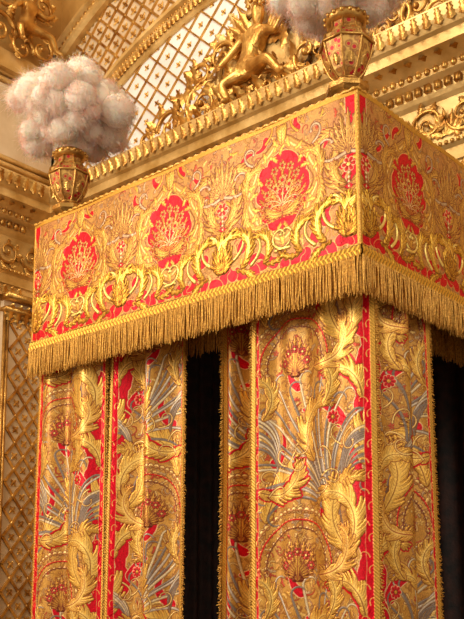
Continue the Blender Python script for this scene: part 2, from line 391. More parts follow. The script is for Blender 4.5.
    for mx in mids:
        for sd in(-1,1):
            curl(cv,(mx+sd*.03,.13),PI/2-sd*1.2,.34,sd*4.4,.010,BG[1],BG[2],.9,True,.007)
            curl(cv,(mx+sd*.19,.10),PI/2-sd*.9,.26,sd*4.6,.009,BG[1],BG[2],.9,True,.007)
            curl(cv,(mx+sd*.34,.13),PI/2-sd*1.6,.24,sd*4.6,.008,BG[1],BG[2],.9,True,.007)
            frond(cv,(mx+sd*.02,.10),PI/2-sd*.25,.30,.10,sd*2.6,BG[0],BG[1],BG[2],BG[3],16,.9,.007)
            frond(cv,(mx+sd*.13,.10),PI/2-sd*.7,.27,.09,sd*2.7,BG[0],BG[1],BG[2],BG[3],15,.9,.007)
            frond(cv,(mx+sd*.27,.09),PI/2-sd*.6,.23,.08,sd*2.8,BG[0],BG[1],BG[2],BG[3],14,.9,.007)
            acan(cv,(mx+sd*.10,.09),PI/2-sd*1.8,.20,.05,-sd*1.3,*BG,7,.9,.006)
            acan(cv,(mx+sd*.28,.08),PI/2-sd*1.7,.15,.045,sd*1.2,*BG,5,.9,.006)
        for k in range(-4,5): acan(cv,(mx+.003*k,.10),PI/2+k*.30,.15-.01*abs(k),.038,-k*.15,*BG,4,.9,.006)
    cv.rect(0,W,HV-.020,HV,(202,148,64),.003,.5)
    cv.rect(0,.010,0,HV,(206,154,70),.003,.5); cv.rect(W-.010,W,0,HV,(206,154,70),.003,.5)
    return cv
cent=[.434,1.2,1.95]
cvF=valance_canvas(LW,cent,11); cvS=valance_canvas(LD,[.434,1.2,1.97],23)
def valance(cv,face,name):
    S,Z=np.meshgrid(cv.x,cv.y); bow=0.004*np.sin(S*9)+0.003*np.sin(Z*7+S*3); d=cv.hg+(bow+.008)*np.minimum(1,np.minimum(S,cv.W-S)/.1)+.002
    if face=='front': pos=np.stack([-S,-d,ZB+Z],-1)[:,::-1]; col=cv.final()[:,::-1]
    else: pos=np.stack([d,S,ZB+Z],-1); col=cv.final()
    return cloth(name,pos,col,BROC,canopy,CO)
valance(cvF,'front','valance')
valance(cvS,'side','valance')
tb=MB(); tb.box((-LW/2,LD/2,ZT-.03),(LW/2-.006,LD/2-.006,.028)); 
tb.obj('tester',LINING,canopy,False,CO)
bk=MB(); bk.box((-LW/2,LD-.012,ZB+HV/2-.03),(LW/2-.006,.01,HV/2-.03)); bk.box((-LW+.012,LD/2,ZB+HV/2-.03),(.008,LD/2-.03,HV/2-.03))
bk.obj('rear_valance',LINING,canopy,False,CO)
tc=MB()
for a,b in (((-LW,-.008),(0.006,-.008)),((.006,-.006),(.006,LD))):
    a=np.array(a);b=np.array(b);L=np.linalg.norm(b-a);n=int(L/.012)
    P=[(*(a+(b-a)*i/n),ZT+.002+.002*math.sin(i*1.6)) for i in range(n+1)]
    tc.tube(P,[.008+.002*math.sin(i*1.6) for i in range(n+1)],6)
cc=[(.002,-.002,ZB+HV*i/60) for i in range(61)]
tc.tube(cc,[.006+.0015*math.sin(i*2.1) for i in range(61)],6,N=(1,0,0))
tc.obj('gold_cord',FRM,canopy,True,CO)
def braid(W,face):
    H=.078
    cv=Cv(W,H,.003,(206,152,64)); X,Y=np.meshgrid(cv.x,cv.y); q=np.abs(np.sin(X*PI/.026+np.where(Y>H/2,1,-1)*Y*60)); yc=(Y-H/2)/(H/2)
    hg=.012*np.sqrt(np.clip(1-yc**2,0,1))+.005*q*(np.abs(yc)<.75)-.004*(np.abs(np.abs(yc)-.75)<.1)
    cv.c=cv.c*(0.72+.42*q)[...,None]; cv.c*=np.where(np.abs(np.abs(yc)-.75)<.1,.6,1)[...,None]; cv.m[:]=.55; d=hg+.006; zz=ZB-.03+Y
    X=X*(W+.012)/W-.012
    if face=='front': return cloth('gold_braid',np.stack([-X,-d,zz],-1)[:,::-1],cv.final()[:,::-1],BROC,canopy,CO)
    return cloth('gold_braid',np.stack([d,X,zz],-1),cv.final(),BROC,canopy,CO)
braid(LW+.0,'front'); braid(LD,'side')
def hang_fringe(p0,p1,ztop,L,per,name,mat=FRM,rad=.0038,rows=3,nrm=(0,-1)):
    p0=np.array(p0,float);p1=np.array(p1,float);D=np.linalg.norm(p1-p0);n=int(D*per);R=[];Ls=[]
    for rr in range(rows):
        t=(np.arange(n)+.5*rr/rows+rng.uniform(-.35,.35,n))/n; t=np.clip(t,0,1)
        xy=p0+(p1-p0)*t[:,None]+np.array(nrm)*((.015-.007*rr)+rng.uniform(-.003,.003,n))[:,None]
        R.append(np.column_stack([xy,np.full(n,ztop)])); Ls.append(L*(1+.03*np.sin(t*D*37+rr)+.015*np.sin(t*D*91)+rng.normal(0,.025,n)))
    R=np.concatenate(R);Ls=np.concatenate(Ls); Dn=np.tile([0,0,-1.0],(len(R),1))+rng.normal(0,.021,(len(R),3))
    o=strands(name,R,Dn,Ls,rad,mat,canopy,CO,5,.0035); setp(o,'long bullion fringe of gold thread',kind='stuff'); return o
hang_fringe((-LW,-.004),(.01,-.004),ZB-.01,.172,140,'fringe')
hang_fringe((.004,-.01),(.004,LD),ZB-.01,.172,140,'fringe',nrm=(1,0))
iv=MB(); iv.box((-LW/2-.0,.35,3.53),(LW/2-.06,.006,.34)); iv.box((-.34,LD/2+.16,3.53),(.006,LD/2-.24,.34))
iv.obj('inner_valance',LINING,canopy,False,CO)
hang_fringe((-LW+.06,.34),(-.35,.34),3.22,.205,80,'inner_fringe')
hang_fringe((-.33,.36),(-.33,LD-.1),3.22,.19,80,'inner_fringe',nrm=(1,0))
for (px,py) in ((-.17,.25),(-LW+.14,.25),(-.17,LD-.12),(-LW+.14,LD-.12)):
    pb=MB(); pb.tube([(px,py,z) for z in (0,.1,.12,.2,.25,1.5,2.8,3.1,3.905)],[.05,.05,.035,.04,.028,.026,.026,.03,.03],12,N=(1,0,0)); pb.obj('bedpost',GOLD,canopy,True,CO)
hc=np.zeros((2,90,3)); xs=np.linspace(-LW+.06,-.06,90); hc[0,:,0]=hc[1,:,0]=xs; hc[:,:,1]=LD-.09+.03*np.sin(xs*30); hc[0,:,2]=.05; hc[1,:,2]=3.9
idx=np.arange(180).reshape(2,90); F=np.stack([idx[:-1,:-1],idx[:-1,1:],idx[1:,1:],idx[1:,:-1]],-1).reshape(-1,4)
setp(mk('head_cloth',hc.reshape(-1,3),F,DARK,canopy,True,CO),'maroon damask head cloth, bed shade darkened into its colour')
# ================================================================== CURTAINS
def curtain_canvas(W,seed,flip=False,gal=(True,True),off=0.0,H=1.98,redl=.010,redr=.024):
    cv=Cv(W,H,RES,(202,150,76)); ground(cv,seed,(186,132,60),1.0); r=random.Random(seed)
    def X(u): return (W-u) if flip else u
    def A(a): return PI-a if flip else a
    sg=-1 if flip else 1
    RH=(.018,.4,(170,12,28))
    filler(cv,.035,seed+5,(OCH,(208,156,76),(218,174,96),(196,146,82),(180,148,108),(184,74,54),(180,124,54),(226,188,114)),((146,96,46),(136,80,42),(126,70,42)))
    pts=[(X(W-.056+.03*math.sin(y*6+seed)),y) for y in np.arange(0,H+.05,.04)]
    cv.paint([(np.array(pts),.038+.016*np.sin(np.arange(len(pts))*1.3))],RED,CRM,.0035,0,hatch=RH)
    P=.98; b=-1.0+off
    GP=(GRY,(186,168,146),(142,126,112),(218,192,142))
    while b<H+.3:
        cxx=X(W*.36)
        for (u,v,a,L,t,w0) in ((.60,.30,1.6,.30,-1.8,.026),(.16,.56,.4,.20,1.9,.026),(.76,.72,2.0,.28,1.6,.034),(.38,.92,2.6,.16,-1.6,.022)):
            cv.paint([(walk((X(W*u),b+v),A(a),L,sg*t,9),np.linspace(w0,w0*.25,10))],RED,CRM,.0035,0,hatch=RH)
        scallop(cv,(cxx,b+.06),W*.36,.27,-.2,PI+.2,29,(230,194,120),(170,110,60),.011)
        scallop(cv,(cxx,b+.06),W*.31,.225,-.2,PI+.2,27,(202,148,78),RED,.008)
        scallop(cv,(cxx,b+.06),W*.26,.185,-.2,PI+.2,21,(224,186,112),MAR,.007)
        for q in (-5,5,-4,4,-3,3,-2,2,-1,1,0):
            acan(cv,(cxx+.004*q,b+.0),PI/2+q*.24,.20-.011*abs(q),.05,-q*.12,(200,146,62),(232,188,100),MAR,(150,76,46),4)
        for q in range(5): flower(cv,(cxx+.07*math.cos(PI/2+(q-2)*.6),b+.03+.1*math.sin(PI/2+(q-2)*.6)),.020,6,(206,66,56),BRT,MAR,q)
        # silver-grey ostrich plumes sweeping up, over and down
        frond(cv,(X(W*.10),b+.28),A(1.35),.54,.17,sg*-2.8,(198,144,60),(230,184,96),nl=26)
        frond(cv,(X(W*.96),b+.50),A(1.9),.42,.15,sg*-2.4,(204,150,62),BRT,nl=22)
        plume(cv,(X(W*.80),b+.16),A(2.05),.84,sg*.10,sg*1.8,19,GP,.0052,MAR,1.9,.14,2.8)
        plume(cv,(X(W*.80),b+.40),A(1.85),.52,sg*-3.4,sg*1.2,13,GP,.0048,MAR,1.3,.20,2.2)
        frond(cv,(X(W*.86),b+.10),A(2.5),.52,.16,sg*-2.9,(198,144,60),(230,184,96),nl=26)
        frond(cv,(X(W*.50),b+.56),A(2.1),.40,.13,sg*-2.8,GLD,BRT,nl=22)
        frond(cv,(X(W*.82),b+.12),A(1.15),.46,.15,sg*3.0,GLD,BRT,nl=24)
        plume(cv,(X(W*.18),b+.52),A(1.5),.50,sg*2.8,sg*1.0,11,GP,.0046,MAR,1.4,.22,2.4)
        frond(cv,(X(W*.06),b+.42),A(-.3),.34,.12,sg*2.4,GLD,BRT,nl=19,under=(200,26,38))
        frond(cv,(X(W*.54),b+.02),A(.0),.36,.13,sg*2.7,GLD,(244,202,116),MAR,(160,80,46),20)
        frond(cv,(X(W*.92),b+.82),A(1.7),.30,.12,sg*2.4,(204,150,62),BRT,nl=18,under=(200,26,38))
        frond(cv,(X(W*.62),b+.80),A(.9),.30,.11,sg*2.5,(204,150,62),BRT,nl=18)
        frond(cv,(X(W*.08),b+.78),A(1.0),.28,.10,sg*2.3,GLD,(236,198,114),nl=18)
        flower(cv,(X(W*.70),b+.74),.032,8,(204,40,44),GLD,CRM)
        for q in range(10):
            curl(cv,(X(W*(.12+.08*q)),b+.40+.07*(q%5)),A(1+q),.18,sg*(4.6 if q%2 else -4.6),.0036,(232,196,116),MAR)
        b+=P
    gw=.022
    ry=np.arange(0,H+.03,.03)
    for side,w0 in((0,redl),(1,redr)):
        c0=(gw+w0*.5+.001) if side==0 else W-gw-w0*.5-.001
        if flip: c0=(gw+redr*.5+.001) if side==1 else W-gw-redl*.5-.001
        cv.paint([(np.array([[c0+.002*math.sin(y*30),y] for y in ry]),w0*.55)],RED,(232,196,130),.002,0)
        for y in np.arange(.02,H,.07): curl(cv,(c0,y),PI/2+.3,.06,3.5*(1 if int(y*100)%2 else -1),.0022,BRT,None,.6)
    if gal[0]: galloon(cv,0,gw)
    if gal[1]: galloon(cv,W-gw,W)
    return cv
def curtain(label,W,path,cv,nsign,edge=(True,True),ztop=3.9,z0=.03):
    """path(s array, z array)->x,y ; pattern canvas spans z 1.32..3.30"""
    zc0,zc1=1.32,3.30
    rows_low=np.arange(z0,zc0-.01,.04); rows_hi=np.arange(zc1+.04,ztop+.001,.05)
    zs=np.concatenate([rows_low,zc0+cv.y,rows_hi]); col=cv.final(); H=cv.h
    idx=[int(((z-zc0)%1.96)/RES)%H for z in rows_low]+list(range(H))+[int((z-zc0-.98)/RES)%H for z in rows_hi]
    S,Z=np.meshgrid(cv.x,zs); x,y=path(S,Z)
    dxs=np.gradient(x,axis=1);dys=np.gradient(y,axis=1);L=np.hypot(dxs,dys)+1e-9
    nx,ny=nsign*dys/L,-nsign*dxs/L
    hg=cv.hg[idx]; x2=x+nx*hg; y2=y+ny*hg
    pos=np.stack([x2,y2,Z],-1); o0=(float(x.mean()),float(y.mean()),z0)
    e=bpy.data.objects.new('bed_curtain',None); e.location=o0; link(e); setp(e,label,'bed curtain')
    cloth('fabric',pos,col[idx],BROC,e,o0)
    n=900; zz=np.linspace(z0+.02,3.3,n)
    for side,on in zip((0,1),edge):
        if not on: continue
        sv=np.full((1,n),0.0 if side==0 else cv.W); sv2=np.full((1,n),0.02 if side==0 else cv.W-.02)
        ex,ey=path(sv,zz[None]); fx,fy=path(sv2,zz[None]); d=np.stack([ex-fx,ey-fy,np.zeros_like(ex)],-1)[0]; d/=np.linalg.norm(d,axis=1)[:,None]
        d=d+np.array([0,0,-.35])+rng.normal(0,.12,(n,3))
        strands('edge_fringe',np.stack([ex[0],ey[0],zz],-1),d,rng.uniform(.012,.020,n),.0026,FRM,e,o0,2,.003)['kind']='stuff'
    return e
W=.70; cv=curtain_canvas(W,31,False,off=.44)
def path(S,Z): 
    return -.715+.680*S/.70+.006*np.sin(S*20), .125-.020*np.sin(S*12+Z*.8)-.011*np.sin(S*31+1)
curtain('flat brocade curtain with silver plumes and gold leaves at the bedpost',W,path,cv,1)
W=.60; cv=curtain_canvas(W,47,True,off=.62)
def path(S,Z): 
    t=S/.60; return -.060-.042*np.sin(t*PI*3.2+.2)-.013*np.sin(t*17+Z), .175+.49*t
curtain('softly folded brocade curtain with crimson and silver scrolls beside the opening',W,path,cv,1)
W=.60; cv=curtain_canvas(W,53,False,off=.65,redl=.03)
def path(S,Z): 
    t=S/.60; return -1.060+.42*t, .240+.048*np.sin(t*PI*5+.6)+.006*np.sin(Z*3)
curtain('gathered brocade curtain in deep folds with crimson edge',W,path,cv,1,(True,False))
W=.64; cv=curtain_canvas(W,61,False,off=.30,redl=.03)
def path(S,Z): 
    t=S/.64; return -2.385+.56*t, .085-.036*np.sin(t*PI*3.5+.3)-.009*np.sin(t*22+Z)
curtain('brocade curtain with crimson ground and gold acanthus at the bedpost',W,path,cv,1)
W=.60; cv=curtain_canvas(W,71,True,off=.75,redr=.03)
def path(S,Z): 
    t=S/.60; return -1.81+.51*t, .185-.050*np.sin(t*PI*3.4+1.2)-.009*np.sin(t*20+Z)
curtain('folded brocade curtain with silver plumes beside the dark bed opening',W,path,cv,1)
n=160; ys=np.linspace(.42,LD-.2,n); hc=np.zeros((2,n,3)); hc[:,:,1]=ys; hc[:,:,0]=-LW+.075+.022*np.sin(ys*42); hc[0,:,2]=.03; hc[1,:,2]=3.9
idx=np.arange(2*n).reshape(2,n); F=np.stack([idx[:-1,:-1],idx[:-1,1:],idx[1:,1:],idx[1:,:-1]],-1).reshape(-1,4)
o=mk('bed_curtain',hc.reshape(-1,3),F,DARK,None,True,(-LW+.075,LD/2,.03)); setp(o,'closed maroon curtain inside the bed, shade put into its colour','bed curtain')
# ================================================================== VASES
def vase_mat():
    m,nt,b=newmat('vase_brocade'); tc=N_(nt,'ShaderNodeTexCoord'); no=N_(nt,'ShaderNodeTexVoronoi'); no.inputs['Scale'].default_value=34
    nt.links.new(tc.outputs['Object'],no.inputs['Vector']); cr=N_(nt,'ShaderNodeValToRGB'); e=cr.color_ramp
    e.elements[0].color=(*lin((176,20,34)),1); e.elements[0].position=.32; e.elements[1].color=(*lin((190,136,58)),1); e.elements[1].position=.42
    x=e.elements.new(.55); x.color=(*lin((150,96,46)),1); x=e.elements.new(.75); x.color=(*lin((212,166,84)),1)
    nt.links.new(no.outputs['Distance'],cr.inputs['Fac']); nt.links.new(cr.outputs['Color'],b.inputs['Base Color']); b.inputs['Roughness'].default_value=.5; b.inputs['Metallic'].default_value=.4
    return m
VM=vase_mat()
def lathe(mb,prof,seg,c,rot=0.0):
    V=[];F=[]
    for r,z in prof:
        for k in range(seg):
            a=rot+2*PI*k/seg; V.append((c[0]+r*math.cos(a),c[1]+r*math.sin(a),c[2]+z))
    for i in range(len(prof)-1):
        for k in range(seg):
            k2=(k+1)%seg; F.append((i*seg+k,i*seg+k2,(i+1)*seg+k2,(i+1)*seg+k))
    F.append(tuple(range(seg))[::-1]); F.append(tuple((len(prof)-1)*seg+k for k in range(seg)))
    mb.add(V,F)
def make_vase(loc):
    e=bpy.data.objects.new('vase',None); e.location=loc; link(e)
    m=MB(); lathe(m,[(.075,0),(.085,.01),(.085,.055),(.07,.07),(.09,.085),(.105,.10),(.105,.125),(.085,.14),(.055,.15)],8,(0,0,0),PI/8)
    for k in range(8):
        a=PI/8+2*PI*k/8; d=np.array([math.cos(a),math.sin(a),0]); m.leaf(d*.055+np.array([0,0,.15]),(d[0]*.7,d[1]*.7,-.6),d,.075,.05,-.8)
    o=m.obj('foot',GOLD,e,False); o.location=(0,0,0); o['label']='gilded octagonal foot'
    m=MB(); prof=[(.048,.148),(.05,.165),(.082,.20),(.112,.27),(.128,.34),(.122,.375),(.09,.40),(.078,.43),(.078,.455)]
    lathe(m,prof,8,(0,0,0),PI/8); o=m.obj('body',VM,e,False); o.location=(0,0,0); o['label']='faceted body covered in crimson and gold brocade'
    m=MB()
    for k in range(8):
        a=PI/8+2*PI*k/8; P=[((r+.003)*math.cos(a),(r+.003)*math.sin(a),z) for r,z in prof]
        m.tube(P,.0055,6,N=(-math.sin(a),math.cos(a),0))
    for r0,z in((.128,.34),(.05,.16)):
        P=[((r0+.006)*math.cos(PI/8+2*PI*k/8),(r0+.006)*math.sin(PI/8+2*PI*k/8),z) for k in range(9)]; m.tube(P,.007,6)
    for k in range(8):
        a=PI/4+2*PI*k/8; d=np.array([math.cos(a),math.sin(a),0]); m.leaf(d*.085+np.array([0,0,.215]),(d[0]*.25,d[1]*.25,1),d,.055,.035,.3)
    o=m.obj('gold_ribs',GOLD,e,True); o.location=(0,0,0)
    m=MB(); lathe(m,[(.078,.453),(.092,.46),(.104,.475),(.104,.492),(.09,.505),(.05,.505)],16,(0,0,0)); 
    for k in range(16):
        a=2*PI*k/16; m.ell((.104*math.cos(a),.104*math.sin(a),.483),(.012,.012,.012),seg=6,rings=4)
    o=m.obj('rim',GOLD,e,True); o.location=(0,0,0)
    return e
v1=make_vase((-.15,.15,ZT+.001)); setp(v1,'brocade-covered gilded urn on the near corner of the canopy','vase',group='plumed urns on the canopy')
v2=bpy.data.objects.new('vase',None); v2.location=(-2.26,.15,ZT+.001); link(v2); setp(v2,'brocade-covered gilded urn on the far corner of the canopy','vase',group='plumed urns on the canopy')
for c in list(v1.children):
    q=c.copy(); q.parent=v2; sc.collection.objects.link(q)
def plume_mesh():
    lumps=[]; r=random.Random(5); NL=46
    for i in range(NL):
        ph=math.acos(1-2*(i+.5)/NL)+r.uniform(-.12,.12); th=i*2.39996+r.uniform(-.3,.3)
        q=r.uniform(.78,1.12); lumps.append((.31*q*math.sin(ph)*math.cos(th),.31*q*math.sin(ph)*math.sin(th),.33+.21*q*math.cos(ph)-.05*abs(math.sin(ph)),r.choice([.07,.08,.09,.10,.12])))
    lumps+= [(0,0,.33,.22),(.15,0,.31,.18),(-.15,.0,.31,.18),(0,.15,.31,.18),(0,-.15,.31,.18),(0,0,.13,.08),(0,0,.075,.055)]
    mb=MB()
    for x,y,z,R in lumps: mb.ell((x,y,z),(R*.90,R*.90,R*.80),seg=20,rings=12,noise=.08)
    V0=np.concatenate(mb.v); F0=mb.f
    R0=[];D0=[];LL=[]
    for x,y,z,R in lumps[:NL]:
        n=int(1350*(R/.09)**1.3); d=rng.normal(0,1,(n,3)); d/=np.linalg.norm(d,axis=1)[:,None]; keep=(d@np.array([x,y,z-.33]))>-.03; d=d[keep]
        flow=np.array([x,y,0])*1.7+np.array([0,0,-.30])
        R0.append(np.array([x,y,z])+d*np.array([R,R,R*.85])*rng.uniform(.85,.98,(len(d),1))); dd=d*.5+flow+rng.normal(0,.40,d.shape); D0.append(dd/np.linalg.norm(dd,axis=1)[:,None])
        LL.append(np.where(rng.random((len(d),1))<.12,rng.uniform(.06,.10,(len(d),1)),rng.uniform(.02,.05,(len(d),1))))
    R0=np.concatenate(R0);D0=np.concatenate(D0);L=np.concatenate(LL);n=len(R0); segs=5
    ax=rng.normal(0,.7,(n,3))+np.array([0,0,-1.0]); ax-=D0*np.sum(ax*D0,1)[:,None]; ax/=np.linalg.norm(ax,axis=1)[:,None]; sd=np.cross(D0,ax)
    c=R0.copy(); V=np.zeros((n,segs+1,2,3)); cv_=rng.uniform(.5,3.0,(n,1))
    for k in range(segs+1):
        t=k/segs; w=.0010*(1-t*.7); V[:,k,0]=c-sd*w; V[:,k,1]=c+sd*w
        a=cv_*t; c=c+(D0*np.cos(a)+ax*np.sin(a))*L/segs
    V[...,2]=np.maximum(V[...,2],.02)
    idx=np.arange(n*(segs+1)*2).reshape(n,segs+1,2)+len(V0)
    F=np.stack([idx[:,:-1,0],idx[:,:-1,1],idx[:,1:,1],idx[:,1:,0]],-1).reshape(-1,4)
    return np.concatenate([V0,V.reshape(-1,3)]), F0+[tuple(f) for f in F.tolist()]
PV,PF=plume_mesh()
p1=mk('feather_plume',PV,PF,FEATH,None,True); p1.location=(-2.26,.15,ZT+.492); setp(p1,'fluffy white and pale pink ostrich plume in the far canopy urn','feather plume',group='ostrich plumes in the canopy urns')
p2=p1.copy(); sc.collection.objects.link(p2); p2.location=(-.15,.15,ZT+.492); p2.rotation_euler=(0,0,2.1); setp(p2,'fluffy white and pale pink ostrich plume in the near canopy urn','feather plume')
# ================================================================== ROOM
def plane_box(name,c,h,mat):
    m=MB(); m.box(c,h); o=m.obj(name,mat,None,False); setp(o,kind='structure'); return o
setp(plane_box('wall_back',(-.9,BK+.1,4.7),(4.95,.1,4.7),WALLM),'gilded wall behind the bed')
setp(plane_box('wall_left',(SX-.1,-1.1,4.7),(.1,3.95,4.7),WALLM),'gilded side wall with pilaster')
plane_box('floor',(-.9,-1.1,-.05),(4.95,3.95,.05),FLOORM)
plane_box('ceiling',(-.9,-1.1,9.45),(4.95,3.95,.05),CEIL)
PROF=[(0,4.82),(.05,4.82),(.05,4.93),(.07,4.94),(.07,5.04),(.10,5.07),(.10,5.10),(.05,5.12),(.05,5.46),(.08,5.49),(.10,5.52),(.10,5.60),(.16,5.63),(.16,5.68),(.26,5.72),(.33,5.74),(.33,5.82),(.36,5.84),(.40,5.90),(.42,5.95),(.42,5.98),(0,5.99)]
def entab(name,a,b,out):
    a=np.array(a,float);b=np.array(b,float);out=np.array(out,float); V=[];n=len(PROF)
    for e in(a,b):
        for d,z in PROF: V.append((*(e+out*d),z))
    F=[(i,i+1,n+i+1,n+i) for i in range(n-1)]+[tuple(range(n))[::-1],tuple(range(n,2*n))]
    o=mk(name,V,F,GOLDP,None,False); return setp(o,'gilded entablature moulding',kind='structure')
entab('trim_1',(SX,BK),(4.0,BK),(0,-1)); entab('trim_2',(SX,-4.5),(SX,BK),(1,0))
def rows(name,a,b,out):
    a=np.array([*a,0.]);b=np.array([*b,0.]);out=np.array([*out,0.]);T=(b-a);L=np.linalg.norm(T);T/=L;Zv=np.array([0,0,1.0]);m=MB()
    for i in range(int(L/.085)): m.box(a+T*(.04+.085*i)+out*.115+Zv*5.56,(.025,.02,.032),T,out,Zv)
    for i in range(int(L/.075)): m.ell(a+T*(.04+.075*i)+out*.165+Zv*5.665,(.027,.025,.03),T,out,Zv,8,5)
    for i in range(int(L/.05)): m.ell(a+T*(.02+.05*i)+out*.10+Zv*5.08,(.019,.02,.019),T,out,Zv,6,4)
    for i in range(int(L/.10)): m.leaf(a+T*(.05+.10*i)+out*.42+Zv*5.965,(-out*.5-Zv),out,.13,.09,.7)
    for i in range(int(L/.13)): m.leaf(a+T*(.05+.13*i)+out*.30+Zv*5.725,(-out+Zv*.05),-Zv,.12,.08,.5)
    for i in range(int(L/.09)): m.leaf(a+T*(.05+.09*i)+out*.055+Zv*4.83,Zv*1.,out,.10,.075,.6)
    o=m.obj(name,GOLD,None,True); return setp(o,'carved gilt leaf, egg and dentil rows',kind='structure')
rows('trim_3',(SX+.4,BK),(1.5,BK),(0,-1)); rows('trim_4',(SX,0.5),(SX,BK-.4),(1,0))
m=MB(); Ub=np.array([1.,0,0]); Zb=np.array([0,0,1.]); Nb=np.array([0,-1.,0])
x=-5.3;k=0
while x<1.4:
    m.scroll((x,BK-.05,5.29),Ub,Zb,Nb,.13,(PI if k%2 else PI),1.5,(1 if k%2 else -1),.017,6,.11)
    for q in range(7): m.leaf((x+.15+.01*(q-3),BK-.055,5.16),(math.sin((q-3)*.35),0,math.cos((q-3)*.35)),Nb,.22-.02*abs(q-3),.06,.5)
    x+=.30;k+=1
setp(m.obj('trim_5',GOLD,None,True),'carved gilt acanthus scroll frieze',kind='structure')
m=MB();y=BK-.35
while y>.6: m.scroll((SX+.05,y,5.29),np.array([0,1.,0]),Zb,np.array([1.,0,0]),.13,PI,1.5,1,.017,6,.11); y-=.30
setp(m.obj('trim_6',GOLD,None,True),'carved gilt acanthus scroll frieze',kind='structure')
# arch
AX,AZ,AA,AB=-2.6,5.95,3.10,1.62
def ellp(a,s=0.0): 
    nx,nz=math.cos(a)/AA,math.sin(a)/AB; l=math.hypot(nx,nz); return np.array([AX+AA*math.cos(a)+s*nx/l,BK,AZ+AB*math.sin(a)+s*nz/l])
def inarch(x,z,g=0.0): return ((x-AX)/(AA+g))**2+((z-AZ)/(AB+g))**2<1 and z>AZ
def sweep(name,prof,mat=GOLDP,label=None,amax=PI*.999):
    V=[];n=len(prof);K=110
    for i in range(K+1):
        a=.001+(amax-.001)*i/K
        for s,d in prof:
            p=ellp(a,s); V.append((max(p[0],SX+.001),p[1]-d,max(p[2],5.95)))
    F=[(i*n+j,i*n+j+1,(i+1)*n+j+1,(i+1)*n+j) for i in range(K) for j in range(n-1)]
    o=mk(name,V,F,mat,None,False); return setp(o,label or 'gilded arch moulding',kind='structure')
sweep('trim_7',[(-.11,0),(-.11,.04),(-.09,.06),(-.07,.04),(-.05,.06),(.0,.08),(.03,.08),(.05,.05),(.08,.05),(.10,.09),(.13,.10),(.15,.08),(.15,0)],GOLDP)
sweep('trim_8',[(.95,0),(.95,.08),(.98,.12),(1.03,.12),(1.05,.07),(1.13,.07),(1.15,.11),(1.19,.11),(1.21,0)],GOLDP)
m=MB()
K=150
for i in range(K):
    a=PI*(i+.5)/K; p=ellp(a,.0)
    if p[0]<SX+.1: continue
    o_=ellp(a,.1)-p; m.leaf(p+Nb*.07-o_*.6,o_*10,Nb,.08,.065,.5); m.ell(ellp(a,.065)+Nb*.055,(.02,.02,.02),seg=6,rings=4)
    m.ell(ellp(a,1.09)+Nb*.08,(.03,.02,.03),seg=6,rings=4)
setp(m.obj('trim_9',GOLD,None,True),'carved gilt leaf row on the arch',kind='structure')
def fillpanel(name,inside,x0,x1,z0,z1,mat,d=.012):
    st=.03; xs=np.arange(x0,x1,st); zs=np.arange(z0,z1,st); V=[];F=[];ix={}
    def vid(i,j):
        if (i,j) not in ix: ix[(i,j)]=len(V); V.append((x0+i*st,BK-d,z0+j*st))
        return ix[(i,j)]
    for i in range(len(xs)):
        for j in range(len(zs)):
            if inside(xs[i]+st/2,zs[j]+st/2): F.append((vid(i,j),vid(i+1,j),vid(i+1,j+1),vid(i,j+1)))
    return setp(mk(name,V,F,mat,None,False),kind='structure')
tymp=lambda x,z: inarch(x,z,-.08)
span=lambda x,z: (not inarch(x,z,.14)) and inarch(x,z,.97) and x>SX+.02
fillpanel('trim_10',tymp,SX+.1,.6,6.0,7.6,PANEL)
fillpanel('trim_11',span,SX+.02,1.2,6.0,8.6,PANELT)
def trellis(name,O,U,V,N,inside,u0,u1,v0,v1,sp,ratio=1.0,bw=.011,ros=.03):
    """diamond lattice: node (i,j) at u=(i+j)*sp/2, v=(i-j)*sp*ratio/2"""
    O,U,V,N=[np.asarray(x,float) for x in(O,U,V,N)]; m=MB(); n=int(max((u1-u0),(v1-v0)/ratio)/sp)*2+4; bh=.008
    def P(i,j): return u0+(i+j)*sp/2, (v0+v1)/2+(i-j)*sp*ratio/2
    for i in range(-n,2*n):
        for j in range(-n,2*n):
            a=P(i,j)
            if not(u0-sp<a[0]<u1+sp and v0-sp<a[1]<v1+sp): continue
            for di,dj in((1,0),(0,1)):
                b=P(i+di,j+dj); mu,mv=(a[0]+b[0])/2,(a[1]+b[1])/2
                if u0<mu<u1 and v0<mv<v1 and inside(mu,mv):
                    D=U*(b[0]-a[0])+V*(b[1]-a[1]); ln=np.linalg.norm(D); D/=ln; S=np.cross(N,D)
                    m.box(O+U*mu+V*mv+N*bh,(ln/2,bw,bh),D,S,N)
            if u0<a[0]<u1 and v0<a[1]<v1 and inside(*a): m.ell(O+U*a[0]+V*a[1]+N*.018,(bw*1.7,bw*1.7,.010),U,V,N,6,4)
            cu,cvv=a[0]+sp/2,a[1]
            if u0+ros<cu<u1-ros and v0+ros<cvv<v1-ros and inside(cu,cvv):
                for q in range(4):
                    an=PI/4+q*PI/2; dd=U*math.cos(an)+V*math.sin(an); m.leaf(O+U*cu+V*cvv+N*.004,dd,N,ros*1.25,ros*.8,.4)
                m.ell(O+U*cu+V*cvv+N*.012,(ros*.3,ros*.3,.012),U,V,N,6,4)
    return setp(m.obj(name,GOLD,None,False),'gilt diamond trellis with rosettes',kind='structure')
OB=(0,BK-.012,0)
trellis('trim_12',OB,Ub,Zb,Nb,tymp,SX+.1,.6,6.0,7.6,.30,1.0,.009,.030)
trellis('trim_13',OB,Ub,Zb,Nb,span,SX+.02,-1,6.0,8.6,.27,1.0,.014,.045)
UL=np.array([0,1.,0]);NL_=np.array([1.,0,0])
m=MB(); m.box((SX+.03,2.38,2.41),(.03,.30,2.41)); setp(m.obj('trim_14',PANELT,None,False),'pale pilaster shaft',kind='structure')
trellis('trim_15',(SX+.06,0,0),UL,Zb,NL_,lambda u,v:True,2.16,2.60,.6,4.6,.22,1.25,.013,.04)
